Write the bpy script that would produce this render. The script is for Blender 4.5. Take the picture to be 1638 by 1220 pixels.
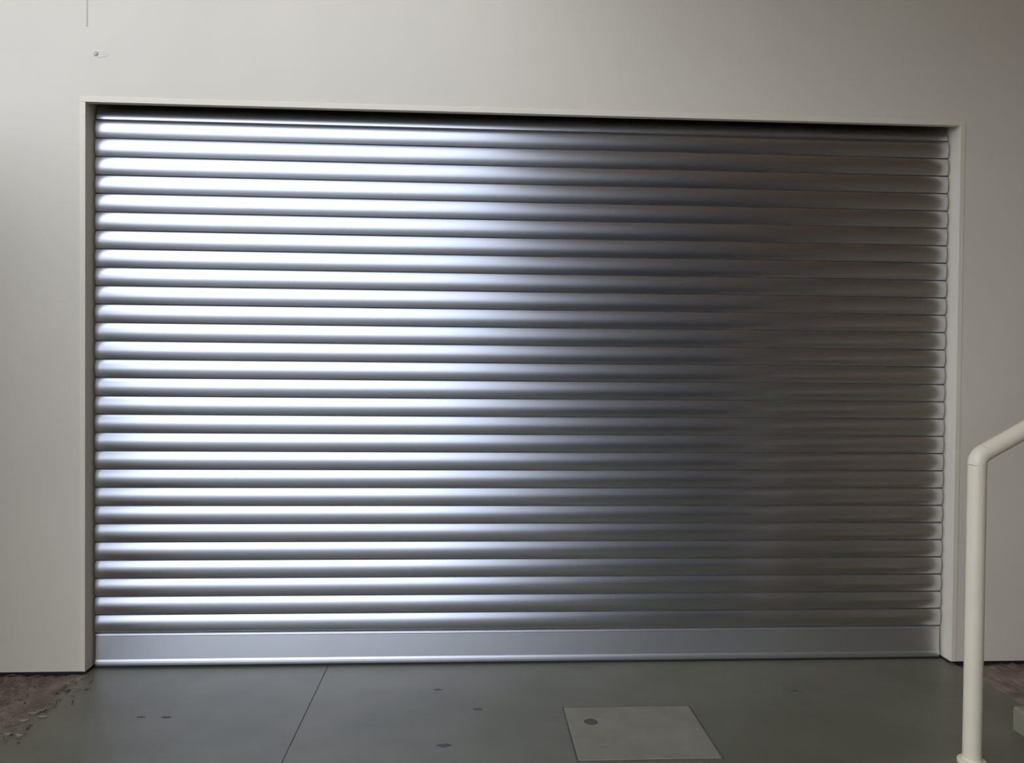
import bpy, bmesh, math, random
from mathutils import Vector, Matrix
random.seed(7)
S = bpy.context.scene
COL = S.collection
for o in list(bpy.data.objects):
    bpy.data.objects.remove(o, do_unlink=True)

# ------------------------------------------------------------------ camera
F_PX, W_PX = 1240.0, 1638.0
YAW, PITCH, ROLL = 0.0542, -0.0152, 0.0092
cam_d = bpy.data.cameras.new('camera')
cam_d.sensor_fit = 'HORIZONTAL'; cam_d.sensor_width = 36.0
cam_d.lens = 36.0 * F_PX / W_PX
cam_d.clip_start = 0.02; cam_d.clip_end = 300
cam = bpy.data.objects.new('camera', cam_d); COL.objects.link(cam)
fwd = Vector((math.sin(YAW)*math.cos(PITCH), math.cos(YAW)*math.cos(PITCH), math.sin(PITCH)))
rt = Vector((math.cos(YAW), -math.sin(YAW), 0)); up = rt.cross(fwd)
r2 = rt*math.cos(ROLL) + up*math.sin(ROLL); u2 = -rt*math.sin(ROLL) + up*math.cos(ROLL)
m = Matrix((r2, u2, -fwd)).transposed().to_4x4(); m.translation = Vector((1.5777, -3.2752, 1.2743))
cam.matrix_world = m
S.camera = cam

# ------------------------------------------------------------------ sky and exposure
S.view_settings.view_transform = 'Standard'; S.view_settings.look = 'None'
S.view_settings.gamma = 1.0; S.view_settings.use_curve_mapping = False
S.view_settings.exposure = 0.27
SKY_BASE, SKY_LOBE = 0.24, 2.2               # overcast dome, and the bright cloud round the hidden sun to the left
SUN_DIR = Vector((-0.46, -0.84, 0.26)).normalized()
w = bpy.data.worlds.new('overcast_sky'); S.world = w; w.use_nodes = True
nt = w.node_tree; nt.nodes.clear()
def wn(t, op=None):
    n_ = nt.nodes.new(t)
    if op: n_.operation = op
    return n_
wo, bg, tc = wn('ShaderNodeOutputWorld'), wn('ShaderNodeBackground'), wn('ShaderNodeTexCoord')
dt = wn('ShaderNodeVectorMath', 'DOT_PRODUCT'); dt.inputs[1].default_value = SUN_DIR
nt.links.new(tc.outputs['Generated'], dt.inputs[0])
mxn = wn('ShaderNodeMath', 'MAXIMUM'); mxn.inputs[1].default_value = 0.0; nt.links.new(dt.outputs['Value'], mxn.inputs[0])
pw = wn('ShaderNodeMath', 'POWER'); pw.inputs[1].default_value = 2.6; nt.links.new(mxn.outputs[0], pw.inputs[0])
ma = wn('ShaderNodeMath', 'MULTIPLY_ADD'); ma.inputs[1].default_value = SKY_LOBE; ma.inputs[2].default_value = SKY_BASE
nt.links.new(pw.outputs[0], ma.inputs[0]); nt.links.new(ma.outputs[0], bg.inputs['Strength'])
bg.inputs['Color'].default_value = (0.86, 0.965, 1.22, 1)
nt.links.new(bg.outputs[0], wo.inputs[0])

# ------------------------------------------------------------------ materials
def mat(name, color, rough=0.6, metal=0.0, noise=None, bump=None, spec=None):
    """noise = (scale, amount, detail) mottles the colour; bump = (scale, strength, distance)"""
    mt = bpy.data.materials.new(name); mt.use_nodes = True
    n = mt.node_tree.nodes; l = mt.node_tree.links
    b = n['Principled BSDF']
    b.inputs['Base Color'].default_value = (*color, 1); b.inputs['Roughness'].default_value = rough
    b.inputs['Metallic'].default_value = metal
    if spec is not None: b.inputs['Specular IOR Level'].default_value = spec
    tcn = n.new('ShaderNodeTexCoord')
    if noise:
        nz = n.new('ShaderNodeTexNoise'); nz.inputs['Scale'].default_value = noise[0]; nz.inputs['Detail'].default_value = noise[2]
        l.new(tcn.outputs['Object'], nz.inputs['Vector'])
        rp = n.new('ShaderNodeValToRGB'); a = noise[1]
        rp.color_ramp.elements[0].position = 0.3; rp.color_ramp.elements[1].position = 0.7
        rp.color_ramp.elements[0].color = (*[c*(1-a) for c in color], 1)
        rp.color_ramp.elements[1].color = (*[min(1, c*(1+a)) for c in color], 1)
        l.new(nz.outputs['Fac'], rp.inputs[0]); l.new(rp.outputs[0], b.inputs['Base Color'])
    if bump:
        nb = n.new('ShaderNodeTexNoise'); nb.inputs['Scale'].default_value = bump[0]; nb.inputs['Detail'].default_value = 4
        l.new(tcn.outputs['Object'], nb.inputs['Vector'])
        bn = n.new('ShaderNodeBump'); bn.inputs['Strength'].default_value = bump[1]; bn.inputs['Distance'].default_value = bump[2]
        l.new(nb.outputs['Fac'], bn.inputs['Height']); l.new(bn.outputs[0], b.inputs['Normal'])
    return mt

M_WALL = mat('wall_paint', (0.81, 0.708, 0.525), 0.6, noise=(1.6, 0.03, 3), bump=(90, 0.05, 0.002))
M_TRIM = mat('trim_paint', (0.875, 0.757, 0.545), 0.42, noise=(3, 0.02, 2))
M_SEAL = mat('joint_sealant', (0.66, 0.595, 0.46), 0.7)
M_SLAT = mat('aluminium_slats', (0.645, 0.645, 0.64), 0.30, 1.0, noise=(2.5, 0.03, 2))
M_HINGE = mat('shaded_hinge_groove', (0.12, 0.118, 0.11), 0.6, 0.3, noise=(8, 0.2, 2))
M_BAR = mat('aluminium_bottom_bar', (0.74, 0.73, 0.71), 0.40, 1.0, noise=(2.0, 0.03, 2))
M_GUIDE = mat('gap_shade_guide', (0.03, 0.028, 0.025), 0.7, 0.0, noise=(6, 0.1, 2))  # near black, carrying the shade of the gap at the slat ends
M_RUBBER = mat('rubber_seal', (0.02, 0.02, 0.02), 0.7, noise=(8, 0.1, 2))
M_PIPE = mat('cream_gloss_paint', (0.92, 0.78, 0.54), 0.35, noise=(5, 0.03, 3))
M_COVER = mat('pale_cover_concrete', (0.245, 0.218, 0.150), 0.62, noise=(9, 0.10, 4), bump=(120, 0.2, 0.002))
M_HOLE = mat('dark_recess', (0.05, 0.048, 0.042), 0.9, noise=(9, 0.1, 2))
M_JOINT = mat('joint_filler', (0.10, 0.095, 0.075), 0.8, noise=(6, 0.3, 4))
M_CHIP = mat('stained_concrete', (0.075, 0.075, 0.065), 0.6, noise=(20, 0.2, 3))
M_DARKFLOOR = mat('dark_unseen_floor', (0.045, 0.042, 0.038), 0.9, noise=(30, 0.3, 4))
M_KERB = mat('kerb_concrete', (0.30, 0.265, 0.165), 0.85, noise=(12, 0.15, 4), bump=(60, 0.3, 0.003))
M_SOIL = mat('garden_soil', (0.26, 0.18, 0.125), 0.95, noise=(9, 0.45, 6), bump=(22, 0.8, 0.02))
M_LITTER = mat('dry_litter', (0.22, 0.155, 0.10), 0.9, noise=(14, 0.5, 3))
M_LEAF = mat('pale_dry_leaf', (0.55, 0.47, 0.34), 0.8, noise=(30, 0.2, 3))
M_BROWN = mat('brown_unseen_wall', (0.18, 0.15, 0.11), 0.85, noise=(4, 0.15, 4))
M_VOID = mat('dark_void', (0.14, 0.108, 0.068), 0.9, noise=(4, 0.2, 3))
M_BOUNCE = mat('warm_bounce_wall', (0.25, 0.18, 0.11), 0.85, noise=(5, 0.12, 4))  # warm tint added for bounce off the unseen right side
M_CEIL = mat('warm_bounce_ceiling', (0.66, 0.45, 0.24), 0.8, noise=(4, 0.1, 3))  # warm tint added for bounce from the unseen overhead slab
M_SCREW = mat('zinc_screw', (0.40, 0.37, 0.30), 0.5, 0.5, noise=(20, 0.1, 2))
M_FILL = mat('white_filler', (0.78, 0.70, 0.545), 0.7, noise=(40, 0.05, 3))

def concrete():
    mt = bpy.data.materials.new('floor_concrete'); mt.use_nodes = True
    n = mt.node_tree.nodes; l = mt.node_tree.links; b = n['Principled BSDF']
    tcn = n.new('ShaderNodeTexCoord')
    def nz(scale, det, rough=0.55):
        k = n.new('ShaderNodeTexNoise'); k.inputs['Scale'].default_value = scale; k.inputs['Detail'].default_value = det
        k.inputs['Roughness'].default_value = rough; l.new(tcn.outputs['Object'], k.inputs['Vector']); return k
    big, mid, fine = nz(1.3, 4), nz(5, 5), nz(160, 2)
    r1 = n.new('ShaderNodeValToRGB')
    r1.color_ramp.elements[0].position = .32; r1.color_ramp.elements[0].color = (0.142, 0.132, 0.082, 1)
    r1.color_ramp.elements[1].position = .70; r1.color_ramp.elements[1].color = (0.186, 0.168, 0.112, 1)
    l.new(big.outputs['Fac'], r1.inputs[0])
    r2_ = n.new('ShaderNodeValToRGB')
    r2_.color_ramp.elements[0].position = .30; r2_.color_ramp.elements[0].color = (0.86, 0.86, 0.85, 1)
    r2_.color_ramp.elements[1].position = .62; r2_.color_ramp.elements[1].color = (1, 1, 1, 1)
    l.new(mid.outputs['Fac'], r2_.inputs[0])
    mx = n.new('ShaderNodeMix'); mx.data_type = 'RGBA'; mx.blend_type = 'MULTIPLY'; mx.inputs[0].default_value = 1
    l.new(r1.outputs[0], mx.inputs[6]); l.new(r2_.outputs[0], mx.inputs[7])
    l.new(mx.outputs[2], b.inputs['Base Color'])
    b.inputs['Roughness'].default_value = 0.42; b.inputs['IOR'].default_value = 1.6
    bn = n.new('ShaderNodeBump'); bn.inputs['Strength'].default_value = 0.15; bn.inputs['Distance'].default_value = 0.002
    l.new(fine.outputs['Fac'], bn.inputs['Height']); l.new(bn.outputs[0], b.inputs['Normal'])
    return mt
M_FLOOR = concrete()

# ------------------------------------------------------------------ helpers
def obj(name, bm, mt, parent=None, bevel=0.0, smooth=False):
    bmesh.ops.recalc_face_normals(bm, faces=bm.faces)
    me = bpy.data.meshes.new(name); bm.to_mesh(me); bm.free()
    me.materials.append(mt)
    if smooth: me.shade_smooth()
    o = bpy.data.objects.new(name, me); COL.objects.link(o)
    if parent: o.parent = parent
    if bevel:
        bv = o.modifiers.new('bevel', 'BEVEL'); bv.width = bevel; bv.segments = 3; bv.limit_method = 'ANGLE'
    return o
def struct(name, bm, mt, **k):
    o = obj(name, bm, mt, **k); o['kind'] = 'structure'; return o
def tag(o, label, cat, group=None, kind=None):
    o['label'] = label; o['category'] = cat
    if group: o['group'] = group
    if kind: o['kind'] = kind
    return o
def thing(name, loc, label, cat, group=None):
    o = bpy.data.objects.new(name, None); COL.objects.link(o); o.location = loc; o.empty_display_size = 0.1
    return tag(o, label, cat, group)
def box(bm, x0, x1, y0, y1, z0, z1):
    v = [bm.verts.new((x, y, z)) for x in (x0, x1) for y in (y0, y1) for z in (z0, z1)]
    for f in ((0,1,3,2), (4,6,7,5), (0,4,5,1), (2,3,7,6), (0,2,6,4), (1,5,7,3)):
        bm.faces.new([v[i] for i in f])
    return bm
def B(*a): return box(bmesh.new(), *a)
def prism_x(bm, prof, x0, x1, close=True):
    """extrude a (y, z) outline along x"""
    a = [bm.verts.new((x0, y, z)) for y, z in prof]; b = [bm.verts.new((x1, y, z)) for y, z in prof]
    n = len(prof)
    for i in range(n if close else n-1):
        j = (i+1) % n
        bm.faces.new((a[i], a[j], b[j], b[i]))
    if close:
        bm.faces.new(a); bm.faces.new(b[::-1])
    return bm
def lathe(bm, prof, cx=0, cy=0, seg=40):
    rings = []
    for r, z in prof:
        rings.append([bm.verts.new((cx+r*math.cos(2*math.pi*i/seg), cy+r*math.sin(2*math.pi*i/seg), z)) for i in range(seg)])
    for a, b in zip(rings, rings[1:]):
        for i in range(seg):
            j = (i+1) % seg; bm.faces.new((a[i], a[j], b[j], b[i]))
    bm.faces.new(rings[0][::-1]); bm.faces.new(rings[-1])
    return bm
def tube(bm, pts, r, seg=32):
    """sweep in the x-z plane"""
    pts = [Vector(p) for p in pts]; rings = []
    for i, p in enumerate(pts):
        t = (pts[min(i+1, len(pts)-1)] - pts[max(i-1, 0)]).normalized()
        n1 = Vector((0, 1, 0)); n2 = t.cross(n1).normalized()
        rings.append([bm.verts.new(p + r*(math.cos(2*math.pi*k/seg)*n1 + math.sin(2*math.pi*k/seg)*n2)) for k in range(seg)])
    for a, b in zip(rings, rings[1:]):
        for i in range(seg):
            j = (i+1) % seg; bm.faces.new((a[i], a[j], b[j], b[i]))
    bm.faces.new(rings[0][::-1]); bm.faces.new(rings[-1])
    return bm

# ------------------------------------------------------------------ the setting
OX, OZ, DEP = 3.6965, 2.352, 0.0696          # opening width, height, depth to the shutter
GAP = 0.012                                   # shadow gap under the wall
PITCH_S, ZBAR, NS = 0.077, 0.1451, 28         # slat pitch, top of bottom bar, slats in full view

# wall with the opening cut out (one sheet-clad wall, 0.06 m shell on a deeper core)
bm = bmesh.new()
T, LT = 0.16, 0.022
box(bm, -2.6, 0.0, 0.0, T, GAP, 3.6)
box(bm, OX, 6.0, 0.0, T, GAP, 3.6)
box(bm, 0.0, OX, 0.0, LT, OZ, 3.6)
bmesh.ops.remove_doubles(bm, verts=bm.verts, dist=1e-5)
struct('wall_back', bm, M_WALL)
# near-black strip added to hold the shade in the gap under the wall
bm = bmesh.new(); box(bm, -2.6, -0.001, 0.02, T, -0.05, GAP); box(bm, OX+0.001, 6.0, 0.02, T, -0.05, GAP)
struct('gap_shade_strip', bm, M_RUBBER)

# dark void behind the lintel where the curtain rolls up
bm = bmesh.new(); box(bm, -0.06, OX+0.06, 0.42, 0.45, -0.1, 2.95); box(bm, -0.06, OX+0.06, LT, 0.42, 2.90, 2.95)
box(bm, -0.06, 0.0, T, 0.42, -0.1, 2.9); box(bm, OX, OX+0.06, T, 0.42, -0.1, 2.9)
struct('wall_recess', bm, M_VOID)
# corner beads round the opening: a thin proud face and a return into the jamb
TW, TP = 0.022, 0.0025
bm = bmesh.new(); box(bm, -TW, OX+TW, -TP, 0.0, OZ, OZ+TW)
struct('trim_1', bm, M_TRIM, bevel=0.0015)
bm = bmesh.new(); box(bm, -TW, 0.0, -TP, 0.0, GAP, OZ)
struct('trim_2', bm, M_TRIM, bevel=0.0015)
bm = bmesh.new(); box(bm, OX, OX+TW, -TP, 0.0, GAP, OZ)
struct('trim_3', bm, M_TRIM, bevel=0.0015)
# sheet joint running up from the left corner of the opening
bm = bmesh.new(); box(bm, 0.0005, 0.0075, -0.0015, 0.0, 2.66, 3.6)
struct('trim_4', bm, M_SEAL, bevel=0.0006)

# ground: concrete slab in front of the shutter with saw joints, soil beds at both sides
bm = bmesh.new()
J = [0.0, 0.982, OX]                          # slab edges and the joint
box(bm, J[0], J[1]-0.0015, -1.60, 0.30, -0.12, 0.0)
box(bm, J[1]+0.0015, J[2]+0.02, -1.60, 0.30, -0.12, 0.0)
box(bm, 0.0, 1.80, -9.0, -1.606, -0.12, 0.0)
struct('floor', bm, M_FLOOR, bevel=0.0015)
struct('trim_5', B(J[1]-0.0015, J[1]+0.0015, -1.6, 0.06, -0.05, -0.0012), M_JOINT)
bm = bmesh.new(); box(bm, -12, -0.0005, -30, -0.9, -0.12, -0.004); box(bm, -12, -1.4, -0.9, 0.0, -0.12, -0.004); box(bm, 4.92, 12, -9.0, 0.0, -0.12, -0.004); box(bm, 1.806, 4.92, -9.0, -6.2, -0.12, -0.004); box(bm, -0.0005, 12, -30, -9.0, -0.12, -0.004)
o = struct('floor_yard', bm, M_FLOOR)
bm = B(1.806, OX+0.02, -5.999, -1.606, -0.12, 0.0); box(bm, OX+0.02, 4.719, -5.999, -2.2, -0.12, -0.0005)
struct('floor_passage', bm, M_DARKFLOOR)  # unseen floor made dark so the right slats reflect less
bm = bmesh.new(); box(bm, 0.5, OX, -1.7, 0.3, -0.2, -0.125)
def bed(name, x0, x1, y0, y1):
    b = bmesh.new(); nx, ny = int((x1-x0)/0.03), int((y1-y0)/0.03)
    g = [[b.verts.new((x0+(x1-x0)*i/nx, y0+(y1-y0)*j/ny, -0.012+random.uniform(-0.006, 0.010))) for j in range(ny+1)] for i in range(nx+1)]
    for i in range(nx):
        for j in range(ny): b.faces.new((g[i][j], g[i+1][j], g[i+1][j+1], g[i][j+1]))
    return struct(name, b, M_SOIL, smooth=True)
bm.free()
bed('garden_bed_left', -1.4, -0.0005, -0.9, 0.10)
bed('garden_bed_right', OX+0.0205, 4.72, -2.2, 0.10)

# unseen ceiling and walls added round the passage to block and bounce light
struct('unseen_ceiling', B(1.72, 6.0, -6.0, 0.0, 3.50, 3.65), M_CEIL)  # added to cut sky light on the right
struct('unseen_wall_right', B(4.72, 4.92, -6.0, -0.001, -0.1, 3.50), M_BOUNCE)  # set close to bounce warm light onto the right end
struct('unseen_wall_front', B(1.72, 5.8, -6.2, -6.0, -0.1, 3.65), M_BROWN)  # added dark backdrop, its edge ends the bright reflection in the slats
struct('unseen_wall_side', B(1.84, 2.0, -6.0, -3.5, -0.1, 1.0), M_BROWN)  # low blocker added to keep light off the right floor
struct('unseen_wall_left', B(-1.0, -0.82, -1.9, -0.001, -0.1, 2.25), M_BROWN)  # blocker added to darken the lower left of the wall

# ------------------------------------------------------------------ roller shutter
sh = thing('roller_shutter', (OX/2, DEP, 0), 'closed silver aluminium roller shutter with horizontal slats filling the wide wall opening', 'roller shutter')
inv = Vector((-OX/2, -DEP, 0))
def sobj(name, bm, mt, **k):
    o = obj(name, bm, mt, parent=sh, **k); o.location = inv; return o
SAG, HJ, DJ = 0.0078, 0.0058, 0.0065
bm = bmesh.new()
x0s, x1s = 0.009, OX-0.011
prof = []
for k in range(NS+3):
    zb = ZBAR + k*PITCH_S
    # joint recess then convex face
    prof += [(DEP+DJ, zb+0.0002), (DEP+DJ, zb+HJ*0.75)]
    N = 14; h = PITCH_S - HJ
    for i in range(N+1):
        t = i/N; y = DEP - SAG*(1-(2*t-1)**2) + 0.0008*0
        prof.append((y, zb + HJ + h*t - (0.0006 if i == N else 0)))
top = ZBAR + (NS+3)*PITCH_S
zs = ZBAR + NS*PITCH_S                       # above here the curtain leans back towards its roller
zz = [(y + max(0.0, z-zs)*0.42, z) for y, z in prof]
prof_full = zz + [(DEP+0.018+0.42*(top-zs), top), (DEP+0.018, zs), (DEP+0.018, ZBAR)]
prism_x(bm, prof_full, x0s, x1s)
c = sobj('curtain', bm, M_SLAT)
c.data.materials.append(M_HINGE)               # dark colour carries the shade in the groove between the slats
for p in c.data.polygons:
    p.use_smooth = len(p.vertices) == 4
    if p.center.y > DEP + 0.004 + max(0.0, p.center.z-zs)*0.42: p.material_index = 1
c.data.set_sharp_from_angle(angle=math.radians(32))
# bottom bar: flat plate with a top lip and a rounded ridge near its lower edge
bp = [(DEP+0.016, 0.010), (DEP-0.006, 0.010), (DEP-0.0078, 0.012), (DEP-0.0086, 0.020), (DEP-0.0078, 0.028), (DEP-0.006, 0.033),
      (DEP-0.0045, 0.036), (DEP-0.0015, 0.134), (DEP-0.005, 0.1375), (DEP-0.004, 0.1425), (DEP+0.001, 0.1452), (DEP+0.016, 0.1452)]
b = sobj('bottom_bar', prism_x(bmesh.new(), bp, x0s+0.002, x1s-0.002), M_BAR)
sobj('rubber_seal', B(x0s+0.004, x1s-0.004, DEP-0.004, DEP+0.012, 0.0, 0.010), M_RUBBER, bevel=0.002)
# guide channels at both ends, behind the jamb return
for a, s in ((0.0, 1), (OX, -1)):
    g = bmesh.new()
    xs = sorted((a - s*0.050, a + s*0.013)); box(g, xs[0], xs[1], DEP+0.019, DEP+0.026, 0.0, OZ-0.02)
    xs = sorted((a - s*0.050, a - s*0.044)); box(g, xs[0], xs[1], DEP-0.0, DEP+0.019, 0.0, OZ-0.02)
    sobj('guide_rail', g, M_GUIDE, bevel=0.0008)

# ------------------------------------------------------------------ handrail
PX, PY, PR = 3.230, -0.84, 0.0282
hr = thing('handrail', (PX, PY, 0), 'cream painted steel pipe handrail bending up to the right beside the shutter', 'handrail')
sl = math.radians(28.8); bend = (0.0, 1.006)
bm = bmesh.new(); tube(bm, [(0, 0, 0.0), (0, 0, 0.4), (0, 0, bend[1]-0.028)], PR)
obj('post', bm, M_PIPE, hr, smooth=True).data.set_sharp_from_angle(angle=math.radians(40))
pts = [(0, 0, bend[1]-0.028)]
d2 = Vector((math.cos(sl), 0, math.sin(sl))); d1 = Vector((0, 0, 1)); bp0 = Vector((0, 0, bend[1])); off = 0.028
A0, C0 = bp0 - d1*off, bp0 + d2*off
for i in range(9):
    t = i/8; pts.append(tuple((1-t)**2*A0 + 2*t*(1-t)*bp0 + t*t*C0))
L = 1.55
rail_end = bp0 + d2*L
obj('elbow', tube(bmesh.new(), pts[1:], PR+0.0008), M_PIPE, hr, smooth=True).data.set_sharp_from_angle(angle=math.radians(60))
obj('rail', tube(bmesh.new(), [tuple(C0), tuple(bp0+d2*0.8), tuple(rail_end)], PR), M_PIPE, hr, smooth=True).data.set_sharp_from_angle(angle=math.radians(60))
bm = bmesh.new(); lathe(bm, [(0.043, 0.0), (0.043, 0.010), (0.040, 0.013), (0.0315, 0.014), (0.0305, 0.019), (0.029, 0.021)])
obj('base_flange', bm, M_PIPE, hr, smooth=True).data.set_sharp_from_angle(angle=math.radians(35))
# upper post at the head of the steps
ux = rail_end.x - 0.05
bm = bmesh.new(); tube(bm, [(ux, 0, 0.312), (ux, 0, bend[1] + math.tan(sl)*ux)], PR)
obj('post', bm, M_PIPE, hr, smooth=True).data.set_sharp_from_angle(angle=math.radians(40))

# concrete steps under the upper end of the rail
st = bmesh.new(); sp = [(4.02, -0.12)]
x, z = 4.02, 0.0
for k in range(2):
    z += 0.156; sp.append((x, z)); x += 0.285; sp.append((x, z))
sp[-1] = (4.715, z); sp.append((4.715, -0.12))
va = [st.verts.new((px, -1.75, pz)) for px, pz in sp]; vb = [st.verts.new((px, -0.70, pz)) for px, pz in sp]
for i in range(len(sp)):
    j = (i+1) % len(sp); st.faces.new((va[i], va[j], vb[j], vb[i]))
st.faces.new(va); st.faces.new(vb[::-1])
struct('steps', st, M_KERB, bevel=0.008)

# ------------------------------------------------------------------ things on the ground
pc = thing('pit_cover', (2.18, -0.585, 0), 'pale square concrete pit cover set into the grey floor before the shutter', 'pit cover')
bm = bmesh.new(); box(bm, -0.238, 0.238, -0.198, 0.198, -0.03, 0.004)
obj('lid', bm, M_COVER, pc, bevel=0.003)
bm = bmesh.new()
box(bm, -0.245, 0.245, 0.198, 0.203, -0.02, 0.002); box(bm, -0.245, 0.245, -0.203, -0.198, -0.02, 0.002)
box(bm, -0.245, -0.240, -0.198, 0.198, -0.02, 0.002); box(bm, 0.240, 0.245, -0.198, 0.198, -0.02, 0.002)
obj('frame', bm, M_JOINT, pc)
bm = bmesh.new(); lathe(bm, [(0.026, 0.0035), (0.024, 0.0048), (0.014, 0.0048), (0.012, 0.0042)], -0.155, 0.075, 24)
obj('lifting_hole', bm, M_CHIP, pc)

bm = bmesh.new(); box(bm, 0, 0.34, -0.06, 0.06, -0.02, 0.085)
kb = obj('kerb_block', bm, M_KERB, bevel=0.012); kb.location = (3.535, -0.665, 0)
tag(kb, 'pale concrete kerb block lying on the ground right of the handrail post', 'kerb')

# dark chips and stains set in the concrete
for i, (x, y, r) in enumerate(((0.394, -0.41, 0.012), (0.484, -0.413, 0.013), (1.46, -0.20, 0.014), (1.50, -0.66, 0.02), (2.887, -0.26, 0.014), (1.62, -0.384, 0.016))):
    b = bmesh.new(); n = 14; ring = []
    for k in range(n):
        a = 2*math.pi*k/n; rr = r*random.uniform(0.65, 1.15)
        ring.append(b.verts.new((rr*1.4*math.cos(a), rr*0.7*math.sin(a), 0)))
    f = b.faces.new(ring)
    ex = bmesh.ops.extrude_face_region(b, geom=[f])
    for v in ex['geom']:
        if isinstance(v, bmesh.types.BMVert): v.co.z = 0.0012; v.co.x *= 0.85; v.co.y *= 0.85
    o = obj('concrete_chip', b, M_CHIP); o.location = (x, y, 0.0)
    tag(o, ('small dark mark on the concrete floor, left of two near the garden bed', 'small dark mark on the concrete floor, right of two near the garden bed',
            'small dark mark on the floor just below the middle of the shutter', 'dark mark on the floor between the joint line and the pit cover, lower one',
            'small dark mark on the floor right of the pit cover', 'thin dark mark on the floor between the joint line and pit cover, upper one')[i], 'mark')

# litter on the left bed
b = bmesh.new()
for _ in range(420):
    x, y = random.gauss(-0.20, 0.17), random.uniform(-0.88, -0.02)
    if x < -0.9: continue
    if x > 0: x *= 0.35
    a = random.uniform(0, 6.28); ln, wd = random.uniform(0.005, 0.020), random.uniform(0.002, 0.005)
    ca, sa = math.cos(a), math.sin(a); z = random.uniform(-0.004, 0.010) if x < 0 else 0.002; tl = random.uniform(-0.006, 0.006)
    vs = []
    for u, v, h in ((-ln, 0, -tl), (0, -wd, 0.002), (ln, 0, tl), (0, wd, 0.002)):
        vs.append((x+u*ca-v*sa, y+u*sa+v*ca, z+h))
    lo = [b.verts.new(q) for q in vs]; hi = [b.verts.new((q[0], q[1], q[2]+0.002)) for q in vs]
    b.faces.new(lo[::-1]); b.faces.new(hi)
    for i in range(4): b.faces.new((lo[i], lo[(i+1) % 4], hi[(i+1) % 4], hi[i]))
tag(obj('leaf_litter', b, M_LITTER), 'brown leaf litter scattered over the soil bed left of the shutter', 'leaf litter', kind='stuff')
# pale dry leaves on the slab edge
def leaf_mesh():
    b = bmesh.new(); n = 10; L_, W_ = 0.017, 0.0055
    rows = []
    for i in range(n+1):
        t = i/n; x = (t-0.5)*2*L_; wv = W_*math.sin(math.pi*min(1, max(0.02, t*0.96+0.02))); zc = 0.002+0.003*(2*t-1)**2
        rows.append([b.verts.new((x, s*wv, zc + (0.003 if s else 0))) for s in (-1, 0, 1)])
    for p, q in zip(rows, rows[1:]):
        for k in range(2): b.faces.new((p[k], p[k+1], q[k+1], q[k]))
    ex = bmesh.ops.extrude_face_region(b, geom=list(b.faces))
    for v in ex['geom']:
        if isinstance(v, bmesh.types.BMVert): v.co.z += 0.0012
    return b
leaf0 = None
spots = ((0.012, -0.352, 0.7, 'topmost pale dry leaf on the edge of the slab by the left bed'),
         (-0.002, -0.372, 0.4, 'pale dry leaf lying second from top on the left slab edge'),
         (0.045, -0.402, 0.1, 'pale dry leaf lying furthest onto the concrete at the left slab edge'),
         (-0.006, -0.432, 0.2, 'pale dry leaf lying alone midway down the left slab edge'),
         (0.004, -0.533, 0.3, 'lower left pale dry leaf of two nearest the camera on the slab edge'),
         (0.042, -0.545, -0.3, 'lower right pale dry leaf of two nearest the camera on the slab edge'))
for x, y, a, lb in spots:
    if leaf0 is None: o = leaf0 = obj('dry_leaf', leaf_mesh(), M_LEAF, smooth=True)
    else: o = leaf0.copy(); COL.objects.link(o)
    o.location = (x, y, 0.0); o.rotation_euler = (0, 0, a)
    tag(o, lb, 'leaf', 'pale dry leaves along the left slab edge')

# screw with a filler smear on the wall above the opening
sc = thing('wall_screw', (0.057, 0, 2.549), 'small screw head with a filler smear on the wall above the opening', 'screw')
b = bmesh.new(); lathe(b, [(0.009, 0.0), (0.009, 0.0015), (0.006, 0.003), (0.002, 0.0034)], 0, 0, 20)
bmesh.ops.rotate(b, cent=(0, 0, 0), matrix=Matrix.Rotation(math.radians(90), 3, 'X'), verts=b.verts)
s_ = obj('screw_head', b, M_SCREW, sc); s_.location = (-0.016, -0.0008, 0)
b = bmesh.new(); ring = []
for k in range(24):
    a = 2*math.pi*k/24; rr = random.uniform(0.85, 1.12); ring.append(b.verts.new((0.034*rr*math.cos(a), 0, 0.017*rr*math.sin(a))))
f = b.faces.new(ring); ex = bmesh.ops.extrude_face_region(b, geom=[f])
for v in ex['geom']:
    if isinstance(v, bmesh.types.BMVert): v.co.y = -0.0010; v.co.x *= 0.8; v.co.z *= 0.8
obj('filler_smear', b, M_FILL, sc)
